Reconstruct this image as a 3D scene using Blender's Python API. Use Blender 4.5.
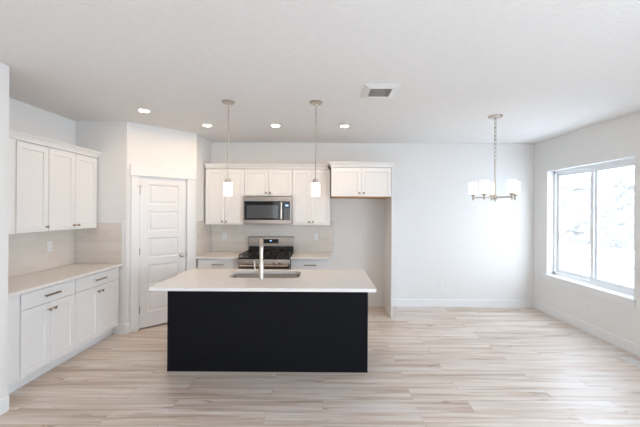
import bpy, bmesh, math, random
from mathutils import Matrix, Vector, noise

for o in list(bpy.data.objects):
    bpy.data.objects.remove(o)
SC = bpy.context.scene
COL = SC.collection
PI = math.pi
R = math.radians
random.seed(4)

# ------------------------------------------------------------------ camera
cam_d = bpy.data.cameras.new('camera')
cam = bpy.data.objects.new('camera', cam_d)
COL.objects.link(cam)
cam_d.sensor_width = 36.0
cam_d.lens = 36.0 * 335.0 / 640.0
cam_d.shift_x = -4.0 / 640.0
cam_d.shift_y = -3.3 / 640.0
cam_d.clip_start = 0.05
cam.matrix_world = Matrix.Translation((0, 0, 1.608)) @ Matrix.Rotation(PI / 2, 4, 'X') @ Matrix.Rotation(0.006, 4, 'Z')
SC.camera = cam

# ------------------------------------------------------------------ sky, daylight, exposure
W = bpy.data.worlds.new('sky')
SC.world = W
W.use_nodes = True
bg = W.node_tree.nodes['Background']
bg.inputs['Color'].default_value = (0.71, 0.85, 1.0, 1)
bg.inputs['Strength'].default_value = 6.6
SC.view_settings.view_transform = 'Standard'
SC.view_settings.look = 'None'
SC.view_settings.gamma = 1.0
SC.view_settings.use_curve_mapping = False
SC.view_settings.exposure = 0.32


def daylight(name, loc, rot, sx, sy, power, col):
    """rectangular area light"""
    l = bpy.data.lights.new(name, 'AREA')
    l.shape = 'RECTANGLE'
    l.size, l.size_y = sx, sy
    l.energy = power
    l.color = col
    o = bpy.data.objects.new(name, l)
    COL.objects.link(o)
    o.location = loc
    o.rotation_euler = rot
    return o


# tall windows of the living room, in the same wall as the side window but behind the camera
daylight('living_window_daylight', (4.15, -0.75, 1.75), (0, R(55), 0), 2.3, 3.4, 125, (0.73, 0.86, 1.0))
daylight('rear_fill_light', (-0.9, -3.17, 1.25), (PI / 2, 0, -0.7), 2.6, 1.8, 64, (0.90, 0.95, 1.0))  # added fill lamp at the closed, windowless rear wall, brightens the right wall
C_CAN, C_PENDANT, C_CHAND = 160.0, 2.2, 1.5                                       # lamp strengths


# ------------------------------------------------------------------ materials
def new_mat(name):
    m = bpy.data.materials.new(name)
    m.use_nodes = True
    nt = m.node_tree
    return m, nt, nt.nodes['Principled BSDF']


def paint(name, col, rough=0.5, metal=0.0, bump=0.0, scale=60.0, var=0.03, spec=0.5, emis=None, es=0.0, aniso=None):
    """painted or plain surface with a little procedural unevenness"""
    m, nt, b = new_mat(name)
    N, L = nt.nodes, nt.links
    tc = N.new('ShaderNodeTexCoord')
    nz = N.new('ShaderNodeTexNoise')
    nz.inputs['Scale'].default_value = scale
    nz.inputs['Detail'].default_value = 3
    if aniso:
        mp = N.new('ShaderNodeMapping')
        mp.inputs['Scale'].default_value = aniso
        L.new(tc.outputs['Object'], mp.inputs['Vector'])
        L.new(mp.outputs[0], nz.inputs['Vector'])
    else:
        L.new(tc.outputs['Object'], nz.inputs['Vector'])
    rp = N.new('ShaderNodeValToRGB')
    rp.color_ramp.elements[0].position = 0.3
    rp.color_ramp.elements[1].position = 0.7
    rp.color_ramp.elements[0].color = tuple(c * (1 - var) for c in col) + (1,)
    rp.color_ramp.elements[1].color = tuple(min(1, c * (1 + var)) for c in col) + (1,)
    L.new(nz.outputs['Fac'], rp.inputs['Fac'])
    L.new(rp.outputs['Color'], b.inputs['Base Color'])
    b.inputs['Roughness'].default_value = rough
    b.inputs['Metallic'].default_value = metal
    b.inputs['Specular IOR Level'].default_value = spec
    if bump:
        bp = N.new('ShaderNodeBump')
        bp.inputs['Strength'].default_value = bump
        bp.inputs['Distance'].default_value = 0.01
        L.new(nz.outputs['Fac'], bp.inputs['Height'])
        L.new(bp.outputs[0], b.inputs['Normal'])
    if emis:
        b.inputs['Emission Color'].default_value = emis + (1,)
        b.inputs['Emission Strength'].default_value = es
    return m


M = {}
M['wall'] = paint('wall_paint', (0.82, 0.80, 0.775), 0.75, bump=0.05, scale=120, var=0.01)
M['ceiling'] = paint('ceiling_paint', (0.82, 0.80, 0.78), 0.85, bump=0.6, scale=30, var=0.015)
M['trim'] = paint('trim_paint', (0.84, 0.835, 0.825), 0.4, var=0.01)
M['door'] = paint('door_paint', (0.83, 0.82, 0.81), 0.4, var=0.01)
M['cabinet'] = paint('cabinet_paint', (0.83, 0.815, 0.795), 0.42, var=0.01)
M['cavity'] = paint('dark_gap', (0.10, 0.09, 0.085), 0.8)
M['island'] = paint('island_paint', (0.006, 0.0065, 0.0085), 0.45, var=0.05, spec=0.10)
M['quartz'] = paint('quartz', (0.80, 0.765, 0.735), 0.22, scale=220, var=0.025)
M['steel'] = paint('brushed_steel', (0.29, 0.25, 0.22), 0.30, metal=1.0, scale=9, var=0.06, aniso=(1, 1, 60))
M['sinksteel'] = paint('sink_steel', (0.28, 0.24, 0.205), 0.28, metal=1.0, scale=30, var=0.05)
M['nickel'] = paint('brushed_nickel', (0.53, 0.47, 0.415), 0.28, metal=1.0, var=0.04)
M['bronze'] = paint('bronze_nickel', (0.36, 0.28, 0.22), 0.32, metal=1.0, var=0.06)
M['black'] = paint('black_enamel', (0.012, 0.011, 0.011), 0.25, var=0.1)
M['iron'] = paint('cast_iron', (0.022, 0.018, 0.016), 0.55, bump=0.1, scale=200)
M['blackglass'] = paint('black_glass', (0.008, 0.008, 0.01), 0.06, var=0.1, spec=0.2)
M['ovenglass'] = paint('smoked_oven_glass', (0.055, 0.057, 0.06), 0.12, var=0.1)
M['vinyl'] = paint('white_vinyl', (0.84, 0.85, 0.86), 0.35, var=0.01)
M['plate'] = paint('outlet_plastic', (0.82, 0.81, 0.80), 0.35, var=0.01)
M['socket'] = paint('outlet_socket', (0.74, 0.73, 0.72), 0.4, var=0.01)
M['rawwood'] = paint('raw_maple', (0.62, 0.36, 0.17), 0.6, scale=12, var=0.15, aniso=(1, 8, 8))
M['vent'] = paint('vent_enamel', (0.80, 0.79, 0.77), 0.4)
M['louver'] = paint('vent_louver', (0.55, 0.52, 0.50), 0.5)
M['shade'] = paint('lit_opal_glass', (0.9, 0.88, 0.85), 0.3, var=0.01, emis=(1.0, 0.86, 0.68), es=C_PENDANT)
M['shade2'] = paint('lit_white_glass', (0.9, 0.9, 0.88), 0.3, var=0.01, emis=(1.0, 0.90, 0.76), es=C_CHAND)
M['lens'] = paint('lit_lens', (0.9, 0.9, 0.88), 0.4, var=0.01, emis=(1.0, 0.72, 0.46), es=C_CAN)
M['clock'] = paint('clock_digits', (0.1, 0.2, 0.4), 0.3, emis=(0.35, 0.62, 1.0), es=1.2)
M['snow'] = paint('snowy_ground', (0.80, 0.82, 0.84), 0.8, bump=0.3, scale=6, var=0.04)
M['curb'] = paint('concrete_curb', (0.24, 0.24, 0.24), 0.8, scale=20, var=0.1)


def floor_mat():
    m, nt, b = new_mat('oak_planks')
    N, L = nt.nodes, nt.links
    tc = N.new('ShaderNodeTexCoord')
    br = N.new('ShaderNodeTexBrick')
    br.offset = 0.37
    br.offset_frequency = 2
    for k, v in (('Scale', 1.0), ('Brick Width', 1.22), ('Row Height', 0.178), ('Mortar Size', 0.0012), ('Mortar Smooth', 0.2), ('Bias', 0.0)):
        br.inputs[k].default_value = v
    br.inputs['Color1'].default_value = (0, 0, 0, 1)
    br.inputs['Color2'].default_value = (1, 1, 1, 1)
    br.inputs['Mortar'].default_value = (0.5, 0.5, 0.5, 1)
    L.new(tc.outputs['Object'], br.inputs['Vector'])
    # shift the grain from plank to plank
    sc = N.new('ShaderNodeVectorMath'); sc.operation = 'SCALE'
    sc.inputs['Scale'].default_value = 37.0
    L.new(br.outputs['Color'], sc.inputs[0])
    ad = N.new('ShaderNodeVectorMath'); ad.operation = 'ADD'
    L.new(tc.outputs['Object'], ad.inputs[0]); L.new(sc.outputs[0], ad.inputs[1])

    def streak(sx, sy, scale, detail, dist=0.0):
        mp = N.new('ShaderNodeMapping')
        mp.inputs['Scale'].default_value = (sx, sy, 1)
        L.new(ad.outputs[0], mp.inputs['Vector'])
        n = N.new('ShaderNodeTexNoise')
        n.inputs['Scale'].default_value = scale
        n.inputs['Detail'].default_value = detail
        n.inputs['Distortion'].default_value = dist
        L.new(mp.outputs[0], n.inputs['Vector'])
        return n

    def ramp(src, stops):
        r = N.new('ShaderNodeValToRGB')
        e = r.color_ramp.elements
        while len(e) < len(stops):
            e.new(0.5)
        for el, (p, c) in zip(e, stops):
            el.position = p
            el.color = c + (1,)
        L.new(src, r.inputs['Fac'])
        return r
    g = streak(0.7, 13.0, 1.6, 5, 0.5)
    base = ramp(g.outputs['Fac'], [(0.28, (0.47, 0.335, 0.24)), (0.43, (0.65, 0.525, 0.43)), (0.54, (0.74, 0.65, 0.575)), (0.68, (0.82, 0.755, 0.70))])
    fine = streak(1.5, 60.0, 2.0, 5)
    fr = ramp(fine.outputs['Fac'], [(0.3, (0.90, 0.88, 0.86)), (0.65, (1.0, 1.0, 1.0))])
    mx = N.new('ShaderNodeMix'); mx.data_type = 'RGBA'; mx.blend_type = 'MULTIPLY'
    mx.inputs[0].default_value = 1.0
    L.new(base.outputs[0], mx.inputs[6]); L.new(fr.outputs[0], mx.inputs[7])
    kn = streak(1.7, 11.0, 1.4, 3, 1.1)
    kr = ramp(kn.outputs['Fac'], [(0.0, (1, 1, 1)), (0.64, (1, 1, 1)), (0.73, (0.62, 0.52, 0.45))])
    mk = N.new('ShaderNodeMix'); mk.data_type = 'RGBA'; mk.blend_type = 'MULTIPLY'
    mk.inputs[0].default_value = 1.0
    L.new(mx.outputs[2], mk.inputs[6]); L.new(kr.outputs[0], mk.inputs[7])
    tone = ramp(br.outputs['Color'], [(0.0, (0.94, 0.93, 0.93)), (1.0, (1.03, 1.035, 1.04))])
    mt = N.new('ShaderNodeMix'); mt.data_type = 'RGBA'; mt.blend_type = 'MULTIPLY'
    mt.inputs[0].default_value = 1.0
    L.new(mk.outputs[2], mt.inputs[6]); L.new(tone.outputs[0], mt.inputs[7])
    gap = N.new('ShaderNodeMix'); gap.data_type = 'RGBA'
    L.new(br.outputs['Fac'], gap.inputs[0])
    L.new(mt.outputs[2], gap.inputs[6])
    gap.inputs[7].default_value = (0.34, 0.26, 0.2, 1)
    L.new(gap.outputs[2], b.inputs['Base Color'])
    b.inputs['Roughness'].default_value = 0.42
    b.inputs['Specular IOR Level'].default_value = 1.0
    bp = N.new('ShaderNodeBump')
    bp.inputs['Strength'].default_value = 0.08
    bp.inputs['Distance'].default_value = 0.004
    L.new(fine.outputs['Fac'], bp.inputs['Height'])
    L.new(bp.outputs[0], b.inputs['Normal'])
    return m


def tile_mat():
    m, nt, b = new_mat('subway_tile')
    N, L = nt.nodes, nt.links
    tc = N.new('ShaderNodeTexCoord')
    sp = N.new('ShaderNodeSeparateXYZ')
    cb = N.new('ShaderNodeCombineXYZ')
    L.new(tc.outputs['Object'], sp.inputs[0])
    L.new(sp.outputs['X'], cb.inputs['X']); L.new(sp.outputs['Z'], cb.inputs['Y'])
    br = N.new('ShaderNodeTexBrick')
    br.offset = 0.5
    for k, v in (('Scale', 1.0), ('Brick Width', 0.305), ('Row Height', 0.0885), ('Mortar Size', 0.0022), ('Mortar Smooth', 0.1), ('Bias', 0.0)):
        br.inputs[k].default_value = v
    br.inputs['Color1'].default_value = (0.73, 0.655, 0.58, 1)
    br.inputs['Color2'].default_value = (0.79, 0.725, 0.655, 1)
    br.inputs['Mortar'].default_value = (0.80, 0.77, 0.73, 1)
    L.new(cb.outputs[0], br.inputs['Vector'])
    L.new(br.outputs['Color'], b.inputs['Base Color'])
    b.inputs['Roughness'].default_value = 0.16
    bp = N.new('ShaderNodeBump')
    bp.invert = True
    bp.inputs['Strength'].default_value = 0.4
    bp.inputs['Distance'].default_value = 0.003
    L.new(br.outputs['Fac'], bp.inputs['Height'])
    L.new(bp.outputs[0], b.inputs['Normal'])
    return m


def glass_mat():
    m, nt, b = new_mat('window_glass')
    N, L = nt.nodes, nt.links
    N.remove(b)
    out = [n for n in N if n.type == 'OUTPUT_MATERIAL'][0]
    tr = N.new('ShaderNodeBsdfTransparent')
    gl = N.new('ShaderNodeBsdfGlossy')
    gl.inputs['Roughness'].default_value = 0.02
    mx = N.new('ShaderNodeMixShader')
    mx.inputs[0].default_value = 0.05
    L.new(tr.outputs[0], mx.inputs[1]); L.new(gl.outputs[0], mx.inputs[2])
    L.new(mx.outputs[0], out.inputs['Surface'])
    return m


def rock_mat():
    m, nt, b = new_mat('rock_face')
    N, L = nt.nodes, nt.links
    tc = N.new('ShaderNodeTexCoord')
    vo = N.new('ShaderNodeTexNoise')
    vo.inputs['Scale'].default_value = 8.0
    vo.inputs['Detail'].default_value = 8
    L.new(tc.outputs['Object'], vo.inputs['Vector'])
    r = N.new('ShaderNodeValToRGB')
    r.color_ramp.elements[0].position = 0.35
    r.color_ramp.elements[1].position = 0.65
    r.color_ramp.elements[0].color = (0.19, 0.175, 0.16, 1)
    r.color_ramp.elements[1].color = (0.28, 0.262, 0.245, 1)
    L.new(vo.outputs['Fac'], r.inputs['Fac'])
    L.new(r.outputs[0], b.inputs['Base Color'])
    b.inputs['Roughness'].default_value = 0.9
    return m


M['floor'] = floor_mat()
M['tile'] = tile_mat()
M['glass'] = glass_mat()
M['rock'] = rock_mat()


# ------------------------------------------------------------------ mesh helpers
class MB:
    def __init__(s):
        s.bm = bmesh.new()

    def box(s, x0, x1, y0, y1, z0, z1):
        r = bmesh.ops.create_cube(s.bm, size=1)
        for v in r['verts']:
            v.co = Vector(((x0 + x1) / 2 + v.co.x * (x1 - x0), (y0 + y1) / 2 + v.co.y * (y1 - y0), (z0 + z1) / 2 + v.co.z * (z1 - z0)))
        return r['verts']

    def lathe(s, prof, c=(0, 0, 0), axis='Z', n=24, close=True):
        """prof: (radius, height) pairs turned about an axis through c"""
        rings = []
        for r, h in prof:
            ring = []
            for k in range(n):
                a = 2 * PI * k / n
                p = (r * math.cos(a), r * math.sin(a), h)
                if axis == 'Y':
                    p = (p[0], -p[2], p[1])       # grows towards -y
                elif axis == 'X':
                    p = (p[2], p[0], p[1])
                ring.append(s.bm.verts.new((c[0] + p[0], c[1] + p[1], c[2] + p[2])))
            rings.append(ring)
        for a, b in zip(rings, rings[1:]):
            for k in range(n):
                s.bm.faces.new((a[k], a[(k + 1) % n], b[(k + 1) % n], b[k]))
        if close:
            s.bm.faces.new(rings[0][::-1])
            s.bm.faces.new(rings[-1])

    def tube(s, pts, rad, n=12):
        pts = [Vector(p) for p in pts]
        rads = rad if isinstance(rad, (list, tuple)) else [rad] * len(pts)
        rings = []
        ref = None
        for i, p in enumerate(pts):
            t = (pts[min(i + 1, len(pts) - 1)] - pts[max(i - 1, 0)]).normalized()
            if ref is None:
                ref = Vector((0, 0, 1)) if abs(t.z) < 0.9 else Vector((1, 0, 0))
            u = (ref - t * ref.dot(t)).normalized()
            v = t.cross(u)
            ref = u
            rings.append([s.bm.verts.new(p + (u * math.cos(2 * PI * k / n) + v * math.sin(2 * PI * k / n)) * rads[i]) for k in range(n)])
        for a, b in zip(rings, rings[1:]):
            for k in range(n):
                s.bm.faces.new((a[k], a[(k + 1) % n], b[(k + 1) % n], b[k]))
        s.bm.faces.new(rings[0][::-1])
        s.bm.faces.new(rings[-1])

    def torus(s, c, R0, r, sx=1.0, sz=1.0, turn=0.0, n=16, m=8):
        """a ring standing upright, stretched by sx, sz, turned about z"""
        g = []
        ct, st = math.cos(turn), math.sin(turn)
        for i in range(n):
            a = 2 * PI * i / n
            row = []
            for j in range(m):
                b = 2 * PI * j / m
                q = R0 + r * math.cos(b)
                x, y, z = q * math.cos(a) * sx, r * math.sin(b), q * math.sin(a) * sz
                row.append(s.bm.verts.new((c[0] + x * ct - y * st, c[1] + x * st + y * ct, c[2] + z)))
            g.append(row)
        for i in range(n):
            for j in range(m):
                s.bm.faces.new((g[i][j], g[(i + 1) % n][j], g[(i + 1) % n][(j + 1) % m], g[i][(j + 1) % m]))

    def loft_rect(s, levels):
        """levels: (x0, x1, y0, y1, z) rectangles joined into a solid"""
        rings = [[s.bm.verts.new(p) for p in ((x0, y0, z), (x1, y0, z), (x1, y1, z), (x0, y1, z))] for x0, x1, y0, y1, z in levels]
        for a, b in zip(rings, rings[1:]):
            for k in range(4):
                s.bm.faces.new((a[k], a[(k + 1) % 4], b[(k + 1) % 4], b[k]))
        s.bm.faces.new(rings[0][::-1])
        s.bm.faces.new(rings[-1])

    def build(s, name, mat, parent=None, bevel=0.0, smooth=False, seg=2):
        bmesh.ops.recalc_face_normals(s.bm, faces=s.bm.faces)
        me = bpy.data.meshes.new(name)
        s.bm.to_mesh(me)
        s.bm.free()
        me.materials.append(mat)
        if smooth:
            for p in me.polygons:
                p.use_smooth = True
            me.set_sharp_from_angle(angle=R(35))
        o = bpy.data.objects.new(name, me)
        COL.objects.link(o)
        if parent:
            o.parent = parent
        if bevel:
            b = o.modifiers.new('bevel', 'BEVEL')
            b.width = bevel
            b.segments = seg
            b.limit_method = 'ANGLE'
            b.angle_limit = R(40)
        return o


def box_obj(name, mat, x0, x1, y0, y1, z0, z1, parent=None, bevel=0.0):
    b = MB()
    b.box(x0, x1, y0, y1, z0, z1)
    return b.build(name, mat, parent, bevel)


def tag(o, label, cat, group=None):
    o['label'] = label
    o['category'] = cat
    if group:
        o['group'] = group
    return o


def thing(name, label, cat, loc=(0, 0, 0), rz=0.0, group=None):
    o = bpy.data.objects.new(name, None)
    o.empty_display_size = 0.1
    COL.objects.link(o)
    o.location = loc
    o.rotation_euler = (0, 0, rz)
    return tag(o, label, cat, group)


def struct(o):
    o['kind'] = 'structure'
    return o


def dup(root, loc, label, rz=None):
    """a copy of a thing with copies of its parts and sub-parts"""
    r = root.copy()
    COL.objects.link(r)
    r.location = loc
    if rz is not None:
        r.rotation_euler = (0, 0, rz)
    r['label'] = label
    for ch in list(root.children):
        c = ch.copy()
        COL.objects.link(c)
        c.parent = r
        for g in list(ch.children):
            d = g.copy()
            COL.objects.link(d)
            d.parent = c
    return r


# ------------------------------------------------------------------ room shell
H = 2.74
XL, XR, YB, YF = -3.22, 3.53, 5.63, -3.2      # niche wall, window wall, kitchen wall, wall behind
struct(box_obj('floor', M['floor'], -3.5, 3.7, YF - 0.1, 5.8, -0.12, 0.0))
struct(box_obj('ceiling', M['ceiling'], -3.5, 3.7, YF - 0.1, 5.8, H, H + 0.12))
struct(box_obj('wall_back', M['wall'], -3.5, 3.7, YB, YB + 0.12, 0, H))
struct(box_obj('wall_left', M['wall'], XL - 0.12, XL, 2.6, YB, 0, H))
struct(box_obj('wall_entry', M['wall'], -3.5, -2.515, YF, 2.671, 0, H))
struct(box_obj('wall_niche', M['wall'], XL, -2.552, 4.33, 4.45, 0, H))
struct(box_obj('wall_pantry_side', M['wall'], -2.02, -1.9, 4.985, YB, 0, H))
wb = MB()                                                       # wall with the side window opening
WY0, WY1, WZ0, WZ1 = 3.805, 5.305, 0.62, 2.25
wb.box(XR, XR + 0.16, YF, -2.4, 0, H)
wb.box(XR, XR + 0.16, 0.9, WY0, 0, H)
wb.box(XR, XR + 0.16, -2.4, 0.9, 0, 0.05)
wb.box(XR, XR + 0.16, -2.4, 0.9, 2.1, H)
wb.box(XR, XR + 0.16, WY1, YB, 0, H)
wb.box(XR, XR + 0.16, WY0, WY1, 0, WZ0 - 0.026)
wb.box(XR, XR + 0.16, WY0, WY1, WZ1, H)
struct(wb.build('wall_right', M['wall']))
wb = MB()                                                       # wall behind the camera
wb.box(-2.6, XR + 0.1, YF - 0.1, YF, 0, H)
struct(wb.build('wall_front', M['wall']))

# diagonal pantry wall: local x runs along the wall, -y faces the room
PA = Vector((-2.552, 4.33, 0))
DIAG = R(45)
DL = 0.921
S0, S1 = 0.155, 0.772                                           # door slab along the wall
wb = MB()
wb.box(0, S0 - 0.012, 0, 0.12, 0, H)
wb.box(S1 + 0.012, DL, 0, 0.12, 0, H)
wb.box(S0 - 0.012, S1 + 0.012, 0, 0.12, 2.05, H)
o = struct(wb.build('wall_pantry', M['wall']))
o.location = PA
o.rotation_euler.z = DIAG

# baseboards
def baseboard(name, x0, x1, loc, rz):
    b = MB()
    pr = [(0, 0), (-0.015, 0), (-0.015, 0.112), (-0.011, 0.122), (-0.004, 0.127), (0, 0.127)]
    va = [b.bm.verts.new((x0, y, z)) for y, z in pr]
    vb = [b.bm.verts.new((x1, y, z)) for y, z in pr]
    for k in range(6):
        b.bm.faces.new((va[k], va[(k + 1) % 6], vb[(k + 1) % 6], vb[k]))
    b.bm.faces.new(va[::-1]); b.bm.faces.new(vb)
    o = struct(b.build(name, M['trim']))
    o.location = loc
    o.rotation_euler.z = rz
    return o


baseboard('baseboard_back', 0, XR - 1.04, (1.04, YB, 0), 0)
baseboard('baseboard_alcove', 0, 0.9, (0.115, YB, 0), 0)
baseboard('baseboard_right', 0, YB - YF, (XR, YB, 0), -PI / 2)
baseboard('baseboard_entry', 0, 2.671 - YF, (-2.515, YF, 0), PI / 2)
baseboard('baseboard_niche', 0, 0.152, (-2.70, 4.33, 0), 0)
baseboard('baseboard_pantry', -0.006, 0.046, PA, DIAG)

# ------------------------------------------------------------------ pantry door and casing
def pantry_door():
    w, h, t = S1 - S0, 2.03, 0.035
    b = MB()
    st = 0.105
    rails = [0.0, 0.20]
    ph = (h - 0.20 - 0.105 - 4 * 0.085) / 5
    zc = [0.0]
    z = 0.20
    for k in range(5):
        zc += [z, z + ph]
        z += ph + 0.085
    zc.append(h)
    xs = [0, st, w - st, w]
    grid = [[b.bm.verts.new((x, 0, zz)) for x in xs] for zz in zc]
    panels = []
    for i in range(len(zc) - 1):
        for j in range(3):
            f = b.bm.faces.new((grid[i][j], grid[i][j + 1], grid[i + 1][j + 1], grid[i + 1][j]))
            if j == 1 and i % 2 == 1:
                panels.append(f)
    edge = [e for e in b.bm.edges if e.is_boundary]
    ex = bmesh.ops.extrude_edge_only(b.bm, edges=edge)
    nv = [g for g in ex['geom'] if isinstance(g, bmesh.types.BMVert)]
    for v in nv:
        v.co.y = t
    bmesh.ops.contextual_create(b.bm, geom=[e for e in b.bm.edges if e.is_boundary])
    bmesh.ops.recalc_face_normals(b.bm, faces=b.bm.faces)
    for f in panels:
        for th, dp in ((0.004, -0.001), (0.014, -0.009), (0.006, 0.0), (0.022, 0.006)):
            bmesh.ops.inset_region(b.bm, faces=[f], thickness=th, depth=dp, use_even_offset=True)
    d = struct(b.build('door_1', M['door'], bevel=0.002))
    d.location = PA + Matrix.Rotation(DIAG, 3, 'Z') @ Vector((S0, 0.006, 0.02))
    d.rotation_euler.z = DIAG
    for zz in (0.25, 1.02, 1.83):
        hb = MB()
        hb.lathe([(0.0075, -0.048), (0.0075, 0.048)], (-0.004, -0.008, zz), n=10)
        hb.lathe([(0.004, 0.048), (0.006, 0.052), (0.003, 0.058)], (-0.004, -0.008, zz), n=10)
        hb.box(-0.008, 0.010, -0.003, 0.003, zz - 0.045, zz + 0.045)
        hb.build('hinge', M['bronze'], d)
    sb = MB()                                                   # little stop on the top hinge pin
    sb.tube([(-0.004, -0.01, 1.89), (0.02, -0.035, 1.89)], 0.005, 8)
    sb.tube([(-0.004, -0.01, 1.89), (-0.03, -0.03, 1.89)], 0.005, 8)
    sb.build('door_stop', M['nickel'], d)
    kb = MB()
    kx, kz = w - 0.065, 0.93
    kb.lathe([(0.032, 0), (0.032, 0.006), (0.026, 0.011), (0.012, 0.014), (0.011, 0.03), (0.018, 0.036), (0.027, 0.045), (0.029, 0.054), (0.025, 0.063), (0.012, 0.067)], (kx, 0, kz), 'Y', 24)
    kb.build('door_knob', M['nickel'], d, smooth=True)
    return d


pantry_door()
cb = MB()
c0, c1, c2, c3 = 0.048, S0 - 0.008, S1 + 0.008, 0.876
cb.box(c0, c1, -0.018, 0.0, 0, 2.048)
cb.box(c2, c3, -0.018, 0.0, 0, 2.048)
cb.box(c0 - 0.012, c3 + 0.012, -0.026, 0.0, 2.048, 2.192)
o = struct(cb.build('trim_1', M['trim'], bevel=0.002))
o.location = PA
o.rotation_euler.z = DIAG
jb = MB()                                                       # jamb and stops inside the opening
jb.box(S0 - 0.012, S0 - 0.003, 0.0, 0.12, 0, 2.05)
jb.box(S1 + 0.003, S1 + 0.012, 0.0, 0.12, 0, 2.05)
jb.box(S0 - 0.012, S1 + 0.012, 0.0, 0.12, 2.053, 2.06)
jb.box(S0 - 0.004, S0 + 0.014, 0.045, 0.12, 0, 2.05)
jb.box(S1 - 0.014, S1 + 0.004, 0.045, 0.12, 0, 2.05)
jb.box(S0 - 0.004, S1 + 0.004, 0.045, 0.12, 2.036, 2.055)
o = struct(jb.build('trim_2', M['trim']))
o.location = PA
o.rotation_euler.z = DIAG
pk = MB()                                                       # the strike plate on the jamb edge
pk.box(S1 + 0.002, S1 + 0.012, -0.0195, -0.010, 0.92, 0.985)
o = struct(pk.build('trim_3', M['nickel']))
o.location = PA
o.rotation_euler.z = DIAG

# ------------------------------------------------------------------ side window
def window():
    x0, x1 = XR + 0.10, XR + 0.155
    f = MB()
    fw = 0.045
    f.box(x0, x1, WY0, WY0 + fw, WZ0, WZ1)
    f.box(x0, x1, WY1 - fw, WY1, WZ0, WZ1)
    f.box(x0, x1, WY0, WY1, WZ0, WZ0 + fw)
    f.box(x0, x1, WY0, WY1, WZ1 - fw, WZ1)
    w = struct(f.build('window_1', M['vinyl'], bevel=0.003))
    mid = 4.53
    for a, b_, xx in ((WY0 + fw, mid + 0.045, x0 + 0.006), (mid - 0.05, WY1 - fw, x0 + 0.03)):
        s = MB()
        sw = 0.055
        z0, z1 = WZ0 + fw - 0.002, WZ1 - fw + 0.002
        s.box(xx, xx + 0.022, a, a + sw, z0, z1)
        s.box(xx, xx + 0.022, b_ - sw, b_, z0, z1)
        s.box(xx, xx + 0.022, a + sw, b_ - sw, z0, z0 + sw)
        s.box(xx, xx + 0.022, a + sw, b_ - sw, z1 - sw, z1)
        so = s.build('sash', M['vinyl'], w, bevel=0.002)
        g = MB()
        g.box(xx + 0.009, xx + 0.013, a + sw - 0.005, b_ - sw + 0.005, z0 + sw - 0.005, z1 - sw + 0.005)
        g.build('pane', M['glass'], so)
    r = MB()                                                    # white lining of the opening
    r.box(XR + 0.0, x0, WY0 - 0.001, WY0 + 0.006, WZ0, WZ1)
    r.box(XR + 0.0, x0, WY1 - 0.006, WY1 + 0.001, WZ0, WZ1)
    r.box(XR + 0.0, x0, WY0, WY1, WZ1 - 0.006, WZ1 + 0.001)
    struct(r.build('trim_4', M['trim']))
    s = MB()                                                    # stool and apron
    s.box(XR, x0 + 0.004, WY0 + 0.001, WY1 - 0.001, WZ0 - 0.028, WZ0)
    s.box(XR - 0.032, XR, WY0 - 0.03, WY1 + 0.06, WZ0 - 0.028, WZ0)
    struct(s.build('trim_5', M['trim'], bevel=0.003))
    struct(box_obj('trim_6', M['trim'], XR - 0.016, XR, WY0 - 0.02, WY1 + 0.05, WZ0 - 0.095, WZ0 - 0.028, bevel=0.002))


window()

# ------------------------------------------------------------------ what stands outside the window
g = MB()
vs = [g.bm.verts.new(p) for p in ((3.7, -6, -0.15), (5.0, -6, -0.1), (9.6, -6, 0.42), (9.6, 30, 0.42), (5.0, 30, -0.1), (3.7, 30, -0.15))]
vb = [g.bm.verts.new((v.co.x, v.co.y, -0.6)) for v in vs]
g.bm.faces.new(vs); g.bm.faces.new(vb[::-1])
for k in range(6):
    g.bm.faces.new((vs[k], vs[(k + 1) % 6], vb[(k + 1) % 6], vb[k]))
struct(g.build('ground', M['snow']))
struct(box_obj('curb', M['curb'], 7.6, 7.75, -6, 30, 0.1, 0.245, bevel=0.02))


def rock_wall():
    b = MB()
    ny, nz = 300, 48
    y0, y1, z0, z1 = 6.0, 21.0, 0.30, 2.95
    front = []
    for j in range(nz + 1):
        row = []
        for i in range(ny + 1):
            y = y0 + (y1 - y0) * i / ny
            z = z0 + (z1 - z0) * j / nz
            p = Vector((y * 0.55, z * 1.5, 3.3))
            d = noise.noise(p * 2.6) * 0.06 + noise.noise(p * 7.0) * 0.06
            d += noise.cell(Vector((y * 1.1 + noise.noise(p * 3) * 0.5, z * 2.4 + noise.noise(p * 3 + Vector((9, 0, 0))) * 0.5, 1))) * 0.07
            row.append(b.bm.verts.new((9.72 - d * 1.0, y, z + (noise.noise(Vector((y * 1.5, 7, 1))) * 0.06 if j == nz else 0))))
        front.append(row)
    for j in range(nz):
        for i in range(ny):
            b.bm.faces.new((front[j][i], front[j][i + 1], front[j + 1][i + 1], front[j + 1][i]))
    edge = [e for e in b.bm.edges if e.is_boundary]
    ex = bmesh.ops.extrude_edge_only(b.bm, edges=edge)
    for v in [q for q in ex['geom'] if isinstance(q, bmesh.types.BMVert)]:
        v.co.x = 10.4
    bmesh.ops.contextual_create(b.bm, geom=[e for e in b.bm.edges if e.is_boundary])
    o = b.build('retaining_wall', M['rock'])
    tag(o, 'rough pale rock retaining wall seen outside through the window', 'rock wall')
    return o


rock_wall()


# ------------------------------------------------------------------ cabinet pieces (local: x along the run, -y faces the room)
def shaker(name, x0, x1, z0, z1, parent, t=0.02, mat=None, stile=0.058):
    b = MB()
    b.box(x0, x1, -t, 0, z0, z1)
    bmesh.ops.recalc_face_normals(b.bm, faces=b.bm.faces)
    f = [q for q in b.bm.faces if q.normal.y < -0.9][0]
    bmesh.ops.inset_region(b.bm, faces=[f], thickness=stile, depth=0.0, use_even_offset=True)
    bmesh.ops.inset_region(b.bm, faces=[f], thickness=0.003, depth=-0.010, use_even_offset=True)
    return b.build(name, mat or M['cabinet'], parent, bevel=0.0015)


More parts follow.
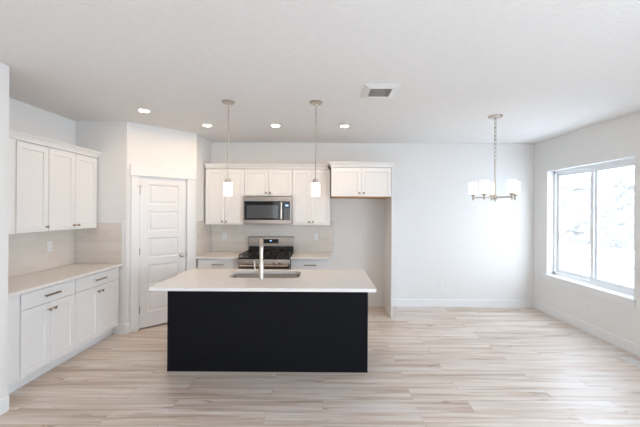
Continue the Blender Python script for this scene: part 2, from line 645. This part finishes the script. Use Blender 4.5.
def slab(name, x0, x1, z0, z1, parent, t=0.02):
    return box_obj(name, M['cabinet'], x0, x1, -t, 0, z0, z1, parent, bevel=0.002)


def knob(parent, x, z, y=-0.02, mat='bronze'):
    b = MB()
    b.lathe([(0.009, 0), (0.0065, 0.004), (0.006, 0.014), (0.011, 0.018), (0.0155, 0.022), (0.016, 0.027), (0.012, 0.031), (0.004, 0.0325)], (x, y, z), 'Y', 16)
    return b.build('knob', M[mat], parent, smooth=True)


def pull(parent, x, z, length=0.18, y=-0.02):
    b = MB()
    yy = y - 0.030
    b.box(x - length / 2, x + length / 2, yy - 0.006, yy + 0.006, z - 0.008, z + 0.008)
    for s in (-1, 1):
        b.tube([(x + s * (length / 2 - 0.022), y, z), (x + s * (length / 2 - 0.022), yy, z)], 0.005, 10)
    return b.build('pull', M['bronze'], parent, bevel=0.0015)


def base_cabinet(label, loc, rz, w, depth, doors, group, filler=0.0, drawer=True, end=0.0, ht=0.87):
    """filler: plain strip left of the doors; end: plain strip right of them"""
    t = thing('base_cabinet', label, 'cabinet', loc, rz, group)
    b = MB()
    b.box(-filler, w + end, 0.0, depth, 0.105, ht)
    b.build('body', M['cabinet'], t)
    box_obj('toe_kick', M['trim'], -filler, w + end, 0.075, 0.12, 0.0, 0.105, t)
    if filler:
        box_obj('filler_strip', M['cabinet'], -filler, -0.010, -0.019, 0, 0.12, ht - 0.005, t, bevel=0.001)
    g = 0.0025
    zt = ht - 0.012
    zd = ht - 0.158
    d = slab('drawer', g, w - g, zd + g, zt, t)
    pull(d, w / 2, (zd + zt) / 2 + 0.004)
    n = doors
    for k in range(n):
        a, c = w * k / n + g, w * (k + 1) / n - g
        dr = shaker('door', a, c, 0.122, zd - g, t)
        kx = (c - 0.03) if k == 0 else (a + 0.03)
        knob(dr, kx, zd - 0.065)
    return t


def wall_cabinet(label, loc, rz, w, depth, z0, z1, doors, group, filler=0.0, end=0.0, knob_mat='bronze', knob_side=None):
    t = thing('wall_cabinet', label, 'cabinet', (loc[0], loc[1], z0), rz, group)
    h = z1 - z0
    box_obj('body', M['cabinet'], -filler, w + end, 0, depth, 0, h, t)
    if filler:
        box_obj('filler_strip', M['cabinet'], -filler, -0.010, -0.019, 0, 0.0, h, t, bevel=0.001)
    g = 0.0025
    for k in range(doors):
        a, c = w * k / doors + g, w * (k + 1) / doors - g
        dr = shaker('door', a, c, 0.004, h - 0.012, t)
        kx = (c - 0.03) if (k == 0) else (a + 0.03)
        knob(dr, kx, 0.05, mat=knob_mat)
    return t


def crown(name, label, loc, rz, x0, x1, depth, z0, lf, rt, h=0.072, o=0.05, group='white crown mouldings over the cabinets'):
    """stepped cove moulding round the top of a cabinet run; lf, rt: returns at the ends"""
    b = MB()
    lv = []
    for q, zz in ((0.0, 0.0), (0.006, 0.0), (0.008, 0.012), (0.014, 0.022), (0.026, 0.040), (0.040, 0.052), (0.046, 0.058), (0.05, 0.060), (0.05, h)):
        q = q * o / 0.05
        lv.append((x0 - q * lf, x1 + q * rt, -0.021 - q, depth, zz))
    b.loft_rect(lv)
    ob = b.build(name, M['cabinet'])
    ob.location = (loc[0], loc[1], z0)
    ob.rotation_euler.z = rz
    return tag(ob, label, 'moulding', group)


L90 = PI / 2
GB, GW = 'white shaker base cabinets', 'white shaker wall cabinets'

# ---- pantry side of the kitchen (left)
FX = -2.645                                                      # face of the left base run, doors stand 2 cm proud
base_cabinet('white base cabinet at the near end of the left counter, beside the entry wall', (FX, 2.908, 0), L90, 0.636, FX - XL - 0.005, 2, GB, filler=0.232)
base_cabinet('white base cabinet at the far end of the left counter, beside the pantry door', (FX, 3.548, 0), L90, 0.752, FX - XL - 0.005, 2, GB, end=0.027)
o = box_obj('countertop', M['quartz'], 0, 4.322 - 2.675, -0.058, FX - XL - 0.005, 0, 0.03, bevel=0.003)
o.location = (FX, 2.675, 0.872)
o.rotation_euler.z = L90
tag(o, 'long pale quartz countertop along the left wall', 'countertop', 'pale quartz countertops')
UX = -2.94
wall_cabinet('single door white wall cabinet nearest the entry wall, above the left counter', (UX, 3.18), L90, 0.372, UX - XL - 0.005, 1.366, 2.262, 1, GW, filler=0.505)
wall_cabinet('double door white wall cabinet at the far end above the left counter', (UX, 3.556), L90, 0.752, UX - XL - 0.005, 1.366, 2.262, 2, GW, end=0.016)
crown('crown_molding', 'white crown moulding on top of the left wall cabinets', (UX, 2.675), L90, 0, 4.326 - 2.675, UX - XL - 0.005, 2.263, 0, 0)


def backsplash(label, loc, rz, w, z0=0.903, z1=1.432, edge_l=False, edge_r=False):
    t = thing('backsplash', label, 'tile backsplash', (loc[0], loc[1], z0), rz, 'taupe tile backsplashes')
    box_obj('tile_field', M['tile'], 0, w, -0.008, 0.0, 0, z1 - z0, t)
    if edge_l or edge_r:
        b = MB()
        if edge_r:
            b.box(w, w + 0.012, -0.010, 0, 0, z1 - z0 + 0.012)
        if edge_l:
            b.box(-0.012, 0, -0.010, 0, 0, z1 - z0 + 0.012)
        b.box(0, w, -0.010, 0, z1 - z0, z1 - z0 + 0.012)
        b.build('edge_trim', M['trim'], t)
    return t


backsplash('taupe tile backsplash along the left wall under the wall cabinets', (XL + 0.001, 2.675), L90, 4.32 - 2.675, z1=1.363)
backsplash('short taupe tile backsplash on the wall left of the pantry door', (XL + 0.010, 4.329), 0, 0.605, edge_r=True)

# ---- range wall
KY = 5.02                                                        # face of the base run
KU = 5.30                                                        # face of the wall cabinets
RX0, RX1 = -1.258, -0.496                                        # range
base_cabinet('white base cabinet between pantry wall and range', (-1.885, KY, 0), 0, RX0 - 0.006 + 1.885, YB - KY - 0.005, 2, GB)
base_cabinet('white base cabinet right of the range, next to the fridge alcove', (RX1 + 0.006, KY, 0), 0, 0.096 - RX1 - 0.006, YB - KY - 0.005, 2, GB)
o = box_obj('countertop', M['quartz'], -1.897, RX0 - 0.003, KY - 0.045, YB - 0.003, 0.872, 0.902, bevel=0.003)
tag(o, 'short pale quartz countertop left of the range', 'countertop', 'pale quartz countertops')
o = box_obj('countertop', M['quartz'], RX1 + 0.003, 0.112, KY - 0.045, YB - 0.003, 0.872, 0.902, bevel=0.003)
tag(o, 'short pale quartz countertop right of the range, by the fridge alcove', 'countertop', 'pale quartz countertops')
backsplash('taupe tile backsplash behind the range', (-1.888, YB - 0.001), 0, 0.172 + 1.888, edge_r=False)
backsplash('narrow taupe tile backsplash on the pantry side wall left of the range counter', (-1.899, 4.99), L90, YB - 4.99 - 0.011)

ML, MR = -1.256, -0.505
wall_cabinet('tall white wall cabinet left of the microwave', (-1.872, KU), 0, ML - 0.003 + 1.872, YB - KU - 0.004, 1.37, 2.258, 2, GW)
wall_cabinet('short white wall cabinet directly above the microwave', (ML, KU), 0, MR - ML, YB - KU - 0.004, 1.825, 2.258, 2, GW)
wall_cabinet('tall white wall cabinet right of the microwave', (MR + 0.003, KU), 0, 0.095 - MR - 0.003, YB - KU - 0.004, 1.37, 2.258, 2, GW)
crown('crown_molding', 'white crown moulding above the microwave and its neighbouring cabinets', (0, KU), 0, -1.874, 0.055, YB - KU - 0.004, 2.259, 0, 0, h=0.07)
# fridge alcove
FY = 5.05
fc = wall_cabinet('deep white wall cabinet over the empty fridge alcove', (0.108, FY), 0, 0.904, YB - FY - 0.004, 1.818, 2.258, 2, GW)
box_obj('underside', M['rawwood'], 0.0, 0.903, -0.002, YB - FY - 0.01, -0.012, 0.0, fc)
crown('crown_molding', 'white crown moulding above the deep fridge alcove cabinet', (0, FY), 0, 0.108, 1.036, YB - FY - 0.004, 2.259, 1, 1)
o = box_obj('fridge_panel', M['cabinet'], 1.016, 1.036, FY - 0.022, YB - 0.003, 0.0, 2.2585, bevel=0.001)
tag(o, 'tall white side panel closing the right of the fridge alcove', 'panel')


# ------------------------------------------------------------------ microwave
def microwave():
    z0 = 1.386
    w, d, h = 0.752, 0.40, 0.430
    t = thing('microwave', 'stainless steel over-the-range microwave with black glass door', 'microwave', (-1.2565, 5.235, z0))
    box_obj('body', M['black'], 0, w, 0.0, d - 0.012, 0.006, h, t, bevel=0.003)
    box_obj('vent_base', M['iron'], 0.004, w - 0.004, 0.004, d - 0.03, 0.0, 0.006, t)
    fb = MB()                                                    # steel front frame round the glass
    fb.box(0, w, -0.028, 0, h - 0.075, h)
    fb.box(0, w, -0.028, 0, 0.006, 0.066)
    fb.box(0, 0.014, -0.028, 0, 0.066, h - 0.075)
    fb.box(w - 0.026, w, -0.028, 0, 0.066, h - 0.075)
    fb.build('front_frame', M['steel'], t, bevel=0.003)
    dr = box_obj('door', M['blackglass'], 0.014, 0.620, -0.026, 0, 0.066, h - 0.075, t, bevel=0.002)
    box_obj('window', M['ovenglass'], 0.055, 0.540, -0.0275, -0.024, 0.092, h - 0.135, dr)
    hb = MB()
    hb.lathe([(0.012, 0.0), (0.018, 0.008), (0.018, 0.262), (0.012, 0.270)], (0.595, -0.062, 0.078), n=16)
    for zz in (0.10, 0.325):
        hb.tube([(0.595, -0.026, zz), (0.595, -0.062, zz)], 0.008, 10)
    hb.build('handle', M['nickel'], dr, smooth=True)
    cp = box_obj('control_panel', M['blackglass'], 0.624, w - 0.026, -0.0265, 0, 0.066, h - 0.075, t, bevel=0.002)
    box_obj('display', M['clock'], 0.655, 0.700, -0.0285, -0.025, h - 0.150, h - 0.125, cp)
    kb = MB()
    for i in range(5):
        for j in range(3):
            kb.box(0.640 + j * 0.028, 0.660 + j * 0.028, -0.0282, -0.025, 0.085 + i * 0.034, 0.104 + i * 0.034)
    kb.build('keypad', M['ovenglass'], cp)
    return t


microwave()


# ------------------------------------------------------------------ gas range
def gas_range():
    w = RX1 - RX0 - 0.004
    Y0 = 4.955                                                   # body front
    d = YB - 0.015 - Y0
    t = thing('gas_range', 'stainless steel gas range with black cooktop and grates', 'stove', (RX0 + 0.002, Y0, 0))
    box_obj('body', M['steel'], 0, w, 0, d, 0.09, 0.885, t, bevel=0.003)
    box_obj('toe_base', M['black'], 0.02, w - 0.02, 0.05, d, 0.0, 0.09, t)
    box_obj('storage_drawer', M['steel'], 0.004, w - 0.004, -0.03, 0, 0.10, 0.255, t, bevel=0.004)
    od = box_obj('oven_door', M['steel'], 0.004, w - 0.004, -0.035, 0, 0.265, 0.803, t, bevel=0.005)
    box_obj('oven_window', M['blackglass'], 0.12, w - 0.12, -0.037, -0.03, 0.40, 0.66, od)
    hb = MB()
    hb.tube([(0.03, -0.085, 0.790), (w - 0.03, -0.085, 0.790)], 0.014, 14)
    for x in (0.06, w - 0.06):
        hb.tube([(x, -0.035, 0.780), (x, -0.085, 0.790)], 0.009, 10)
    hb.build('handle', M['nickel'], od, smooth=True)
    cp = MB()                                                    # sloping knob fascia
    a = [(-0.055, 0.808), (-0.045, 0.882), (0.0, 0.890), (0.0, 0.808)]
    va = [cp.bm.verts.new((0.0, y, z)) for y, z in a]
    vb = [cp.bm.verts.new((w, y, z)) for y, z in a]
    for k in range(4):
        cp.bm.faces.new((va[k], va[(k + 1) % 4], vb[(k + 1) % 4], vb[k]))
    cp.bm.faces.new(va[::-1]); cp.bm.faces.new(vb)
    co = cp.build('control_fascia', M['steel'], t, bevel=0.003)
    for x in (-0.25, -0.165, 0.0, 0.15, 0.235):
        k = MB()
        k.lathe([(0.024, 0), (0.024, 0.004), (0.019, 0.008), (0.017, 0.028), (0.014, 0.031)], (w / 2 + x, -0.049, 0.84), 'Y', 18)
        k.box(w / 2 + x - 0.003, w / 2 + x + 0.003, -0.083, -0.078, 0.826, 0.854)
        k.build('knob', M['nickel'], co, smooth=True)
    box_obj('cooktop', M['black'], 0.0, w, -0.043, d - 0.06, 0.886, 0.904, t, bevel=0.004)
    for (bx, by, br) in ((0.15, 0.13, 0.045), (0.15, 0.42, 0.04), (w / 2, 0.28, 0.05), (w - 0.15, 0.13, 0.05), (w - 0.15, 0.42, 0.035)):
        k = MB()
        k.lathe([(br, 0.0), (br, 0.012), (br * 0.8, 0.014), (br * 0.8, 0.02), (br * 0.5, 0.022)], (bx, by, 0.904), n=20)
        k.build('burner', M['iron'], t, smooth=True)
    gw = w / 3
    for i in range(3):
        g = MB()
        x0, x1, y0, y1, zz = i * gw + 0.008, (i + 1) * gw - 0.008, -0.030, d - 0.085, 0.934
        s = 0.012
        g.box(x0, x1, y0, y0 + s, zz, zz + s); g.box(x0, x1, y1 - s, y1, zz, zz + s)
        g.box(x0, x0 + s, y0, y1, zz, zz + s); g.box(x1 - s, x1, y0, y1, zz, zz + s)
        for q in (0.25, 0.5, 0.75):
            yy = y0 + (y1 - y0) * q
            g.box(x0, x1, yy - s / 2, yy + s / 2, zz, zz + s)
        g.box((x0 + x1) / 2 - s / 2, (x0 + x1) / 2 + s / 2, y0, y1, zz, zz + s)
        for xx in (x0, x1 - s):
            for yy in (y0, y1 - s, (y0 + y1) / 2):
                g.box(xx, xx + s, yy, yy + s, 0.904, zz)
        g.build('grate', M['iron'], t)
    by0, by1 = d - 0.06, d
    box_obj('riser', M['black'], 0.008, w - 0.008, by0 + 0.004, by1, 0.886, 1.0, t, bevel=0.003)
    bgd = box_obj('backguard', M['steel'], 0.0, w, by0 - 0.012, by1, 1.0, 1.163, t, bevel=0.008)
    dp = box_obj('display_panel', M['blackglass'], w / 2 - 0.128, w / 2 + 0.128, by0 - 0.0145, by0 - 0.01, 1.055, 1.125, bgd)
    box_obj('clock', M['clock'], w / 2 - 0.018, w / 2 + 0.018, by0 - 0.0155, by0 - 0.0135, 1.090, 1.106, bgd)
    return t


gas_range()

# ------------------------------------------------------------------ island
IX0, IX1, IY0, IY1 = -1.545, 0.441, 3.318, 3.955
isl = thing('kitchen_island', 'long kitchen island with a flat charcoal black back panel', 'kitchen island', (IX0, IY0, 0))
IW, ID = IX1 - IX0, IY1 - IY0
ib = MB()
ib.box(0.012, IW - 0.012, 0.012, ID - 0.022, 0.0, 0.10)
ib.box(0.012, IW - 0.012, 0.012, 0.40 - 0.333, 0.10, 0.871)
ib.box(0.012, 0.20, 0.06, ID - 0.022, 0.10, 0.871)
ib.box(IW - 0.60, IW - 0.012, 0.06, ID - 0.022, 0.10, 0.871)
ib.box(0.20, IW - 0.60, 0.06, ID - 0.022, 0.10, 0.60)
ib.build('body', M['island'], isl)
box_obj('back_panel', M['island'], 0.014, IW - 0.014, 0.004, 0.014, 0.0, 0.871, isl)
for x in (0.0, IW - 0.014):
    box_obj('end_panel', M['island'], x, x + 0.014, 0.0, ID - 0.02, 0.0, 0.871, isl, bevel=0.001)
for k in range(4):                                               # door fronts on the range side
    w4 = (IW - 0.03) / 4
    f = shaker('door', 0, w4 - 0.005, 0.12, 0.86, isl, mat=M['island'])
    f.location = (IW - 0.015 - w4 * k, ID - 0.022, 0)
    f.rotation_euler.z = PI

# countertop with the sink cut-out
SX0, SX1, SY0, SY1 = -1.0, -0.255, 3.475, 3.87


def rrect(x0, x1, y0, y1, r, n=8):
    pts = []
    for cx, cy, a0 in ((x1 - r, y1 - r, 0), (x0 + r, y1 - r, 90), (x0 + r, y0 + r, 180), (x1 - r, y0 + r, 270)):
        for k in range(n + 1):
            a = R(a0 + 90 * k / n)
            pts.append((cx + r * math.cos(a), cy + r * math.sin(a)))
    return pts


def slab_with_hole(name, outer, inner, z0, z1, mat):
    b = MB()
    es = []
    for loop in (outer, inner):
        v = [b.bm.verts.new((x, y, z1)) for x, y in loop]
        es += [b.bm.edges.new((v[k], v[(k + 1) % len(v)])) for k in range(len(v))]
    bmesh.ops.triangle_fill(b.bm, use_beauty=True, use_dissolve=False, edges=es)
    ex = bmesh.ops.extrude_face_region(b.bm, geom=list(b.bm.faces))
    for v in [q for q in ex['geom'] if isinstance(q, bmesh.types.BMVert)]:
        v.co.z = z0
    return b.build(name, mat)


o = slab_with_hole('countertop', [(-1.575, 3.018), (0.477, 3.018), (0.477, 3.985), (-1.575, 3.985)],
                   rrect(SX0, SX1, SY0, SY1, 0.075), 0.872, 0.902, M['quartz'])
tag(o, 'large pale quartz countertop on the black island, cut out for the sink', 'countertop', 'pale quartz countertops')


def sink():
    t = thing('sink', 'stainless steel undermount sink set in the island countertop', 'sink', (0, 0, 0.66))
    b = MB()
    rings = []
    for e, r, z in ((0.022, 0.09, 0.2105), (0.004, 0.079, 0.2105), (0.0, 0.075, 0.205), (-0.012, 0.07, 0.03), (-0.03, 0.06, 0.008), (-0.06, 0.05, 0.0)):
        rings.append([b.bm.verts.new((x, y, z)) for x, y in rrect(SX0 - e, SX1 + e, SY0 - e, SY1 + e, r)])
    for a, c in zip(rings, rings[1:]):
        n = len(a)
        for k in range(n):
            b.bm.faces.new((a[k], a[(k + 1) % n], c[(k + 1) % n], c[k]))
    b.bm.faces.new(rings[-1])
    o = b.build('basin', M['sinksteel'], t, smooth=True)
    d = MB()
    d.lathe([(0.045, 0.0005), (0.045, 0.004), (0.034, 0.004), (0.03, 0.001), (0.004, 0.001)], ((SX0 + SX1) / 2, (SY0 + SY1) / 2 + 0.06, 0), n=24)
    d.build('drain', M['nickel'], t, smooth=True)


sink()


def faucet():
    t = thing('faucet', 'tall brushed nickel pull-down faucet rising behind the island sink', 'faucet', (-0.640, 3.435, 0.902), R(10.5))
    b = MB()
    b.lathe([(0.028, 0), (0.028, 0.006), (0.0245, 0.012), (0.0235, 0.15), (0.0215, 0.165), (0.0175, 0.18)], n=24)
    b.build('base', M['nickel'], t, smooth=True)
    s = MB()
    pts = [(0, 0, 0.17), (0, 0, 0.298)]
    r = 0.085
    for k in range(1, 13):
        a = PI * k / 12
        pts.append((0, r - r * math.cos(a), 0.298 + r * math.sin(a)))
    pts.append((0, 2 * r, 0.28))
    s.tube(pts, 0.0195, 16)
    s.build('spout', M['nickel'], t, smooth=True)
    h = MB()
    h.lathe([(0.0165, 0.0), (0.0205, -0.012), (0.0205, -0.085), (0.017, -0.10)], (0, 2 * r, 0.285), n=20)
    h.build('spray_head', M['nickel'], t, smooth=True)
    l = MB()
    l.tube([(-0.02, 0, 0.072), (-0.068, 0, 0.072)], [0.013, 0.012], 14)
    l.tube([(-0.062, 0, 0.068), (-0.064, 0, 0.10), (-0.068, 0, 0.178)], [0.0095, 0.0075, 0.0065], 12)
    l.build('lever', M['nickel'], t, smooth=True)


faucet()

# ------------------------------------------------------------------ lamps
def pendant(loc, label):
    t = thing('pendant_lamp', label, 'pendant lamp', loc, 0, 'pendant lamps over the island')     # origin on the ceiling
    c = MB()
    c.lathe([(0.068, 0.0), (0.068, -0.010), (0.058, -0.020), (0.014, -0.024), (0.010, -0.036)], n=28)
    c.build('canopy', M['nickel'], t, smooth=True)
    r = MB()
    r.lathe([(0.0055, -0.03), (0.0055, -0.82)], n=10)
    for zz in (-0.28, -0.56):
        r.lathe([(0.0075, zz - 0.012), (0.0075, zz + 0.012)], n=10)
    r.build('stem', M['nickel'], t, smooth=True)
    k = MB()
    k.lathe([(0.012, -0.802), (0.028, -0.812), (0.030, -0.842), (0.0455, -0.845), (0.0455, -0.849)], n=24)
    k.build('socket_cap', M['nickel'], t, smooth=True)
    s = MB()
    s.lathe([(0.020, -0.8492), (0.0435, -0.8492), (0.0455, -0.853), (0.0455, -0.984), (0.0435, -0.987), (0.0410, -0.984), (0.0410, -0.856), (0.020, -0.853)], n=32, close=False)
    s.build('lamp_shade', M['shade'], t, smooth=True)
    return t


p1 = pendant((-1.007, 3.51, H), 'slim nickel pendant lamp with white glass shade, nearer the pantry door')
p2 = dup(p1, (-0.090, 3.51, H), 'slim nickel pendant lamp with white glass shade, nearer the fridge alcove')


def chandelier():
    t = thing('chandelier', 'brushed nickel five-arm chandelier with lit white glass shades', 'chandelier', (2.03, 3.98, H))
    c = MB()
    c.lathe([(0.080, 0.0), (0.080, -0.012), (0.074, -0.022), (0.012, -0.028), (0.010, -0.045)], n=32)
    c.build('canopy', M['nickel'], t, smooth=True)
    z = -0.068
    k = 0
    while z > -0.51:
        l = MB()
        l.torus((0, 0, z), 0.0165, 0.0030, 0.85, 1.75, (k % 2) * PI / 2 + 0.4)
        l.build('chain_link', M['nickel'], t, smooth=True)
        z -= 0.0485
        k += 1
    r = MB()
    r.lathe([(0.010, -0.515), (0.012, -0.53), (0.0095, -0.545), (0.0095, -0.945)], n=14)
    r.build('rod', M['nickel'], t, smooth=True)
    h = MB()
    h.lathe([(0.011, -0.935), (0.026, -0.945), (0.030, -0.955), (0.030, -0.978), (0.022, -0.988), (0.010, -0.995), (0.010, -1.002), (0.013, -1.008), (0.006, -1.016)], n=24)
    h.build('hub', M['nickel'], t, smooth=True)
    for k in range(5):
        a = R(72 * k)
        ca, sa = math.cos(a), math.sin(a)
        q = 0.24
        m = MB()
        m.tube([(0.02 * ca, 0.02 * sa, -0.966), (q * ca, q * sa, -0.966)], 0.0075, 10)
        ao = m.build('arm', M['nickel'], t, smooth=True)
        u = MB()
        u.lathe([(0.008, -0.999), (0.0115, -0.99), (0.0115, -0.955), (0.014, -0.948), (0.030, -0.938), (0.034, -0.930), (0.0345, -0.9285)], (q * ca, q * sa, 0), n=20)
        u.build('socket_cup', M['nickel'], ao, smooth=True)
        s = MB()
        s.lathe([(0.030, -0.9282), (0.0455, -0.9282), (0.0475, -0.925), (0.0475, -0.784), (0.046, -0.782), (0.0435, -0.784), (0.0435, -0.921), (0.030, -0.923)], (q * ca, q * sa, 0), n=28, close=False)
        s.build('lamp_shade', M['shade2'], ao, smooth=True)
    return t


chandelier()


def recessed(loc, label):
    t = thing('recessed_light', label, 'ceiling light', loc, 0, 'recessed kitchen ceiling lights')
    r = MB()
    r.lathe([(0.072, 0.0), (0.072, -0.003), (0.066, -0.007), (0.052, -0.008), (0.050, -0.006), (0.050, 0.0)], n=32, close=False)
    r.build('trim_ring', M['trim'], t, smooth=True)
    l = MB()
    l.lathe([(0.051, -0.0045), (0.03, -0.0055), (0.004, -0.0058)], n=28)
    l.build('lens', M['lens'], t, smooth=True)
    return t


r1 = recessed((-2.07, 3.84, H), 'lit round recessed light in front of the pantry door')
dup(r1, (-1.574, 4.49, H), 'lit round recessed light just left of the first pendant stem')
dup(r1, (-0.657, 4.49, H), 'lit round recessed light between the two pendant stems')
dup(r1, (0.268, 4.49, H), 'lit round recessed light just right of the second pendant stem')


def ceiling_vent():
    x0, x1, y0, y1 = 0.355, 0.680, 2.985, 3.345
    cx, cy = (x0 + x1) / 2, (y0 + y1) / 2
    t = thing('ceiling_vent', 'white rectangular air register in the ceiling', 'air vent', (cx, cy, H))
    hx, hy = (x1 - x0) / 2, (y1 - y0) / 2
    b = MB()
    rings = []
    for e, z in ((0.0, 0.0), (0.0, -0.004), (0.012, -0.008), (0.060, -0.026), (0.063, -0.024), (0.063, 0.0)):
        rings.append([b.bm.verts.new(p) for p in ((-hx + e, -hy + e, z), (hx - e, -hy + e, z), (hx - e, hy - e, z), (-hx + e, hy - e, z))])
    for a, c in zip(rings, rings[1:]):
        for k in range(4):
            b.bm.faces.new((a[k], a[(k + 1) % 4], c[(k + 1) % 4], c[k]))
    b.build('frame', M['vent'], t)
    box_obj('backing', M['louver'], -hx + 0.063, hx - 0.063, -hy + 0.063, hy - 0.063, -0.003, -0.001, t)
    n = 9
    for k in range(n):
        yy = -hy + 0.075 + (2 * hy - 0.15) * k / (n - 1)
        s = MB()
        s.box(-hx + 0.063, hx - 0.063, -0.013, 0.013, -0.001, 0.001)
        so = s.build('louver', M['louver'], t)
        so.location = (0, yy, -0.014)
        so.rotation_euler.x = R(35)


ceiling_vent()


def floor_vent():
    t = thing('floor_vent', 'white slotted floor register beside the window wall', 'floor vent', (3.335, 3.55, 0))
    hx, hy = 0.065, 0.165
    b = MB()
    for e0, e1 in (((-hx, -hx + 0.018), (-hy, hy)), ((hx - 0.018, hx), (-hy, hy)), ((-hx, hx), (-hy, -hy + 0.018)), ((-hx, hx), (hy - 0.018, hy))):
        b.box(e0[0], e0[1], e1[0], e1[1], 0.0, 0.006)
    b.build('frame', M['vent'], t, bevel=0.002)
    box_obj('backing', M['louver'], -hx + 0.01, hx - 0.01, -hy + 0.01, hy - 0.01, 0.0002, 0.001, t)
    for k in range(13):
        yy = -hy + 0.028 + (2 * hy - 0.056) * k / 12
        box_obj('louver', M['vent'], -hx + 0.016, hx - 0.016, yy - 0.0065, yy + 0.0065, 0.001, 0.005, t)


floor_vent()


def outlet(loc, rz, label):
    t = thing('wall_outlet', label, 'outlet', loc, rz, 'white wall outlets')
    box_obj('cover_plate', M['plate'], -0.036, 0.036, -0.006, 0.0, -0.058, 0.058, t, bevel=0.003)
    for zz in (-0.026, 0.026):
        s = MB()
        s.lathe([(0.0165, 0.0), (0.0165, 0.0025), (0.015, 0.003)], (0, -0.006, zz), 'Y', 16)
        s.build('socket', M['socket'], t)
    return t


o1 = outlet((1.957, YB, 0.37), 0, 'white outlet low on the bare back wall under the chandelier')
for loc, rz, lab in (((0.662, YB, 1.145), 0, 'white outlet inside the empty fridge alcove'),
                     ((-1.661, YB - 0.0095, 1.163), 0, 'white outlet on the tile left of the range'),
                     ((-0.132, YB - 0.0095, 1.157), 0, 'white outlet on the tile right of the range'),
                     ((XL + 0.0095, 3.92, 1.165), L90, 'white outlet on the tile above the left counter'),
                     ((XR, 4.47, 0.345), -L90, 'white outlet low on the right wall below the window')):
    dup(o1, loc, lab, rz)
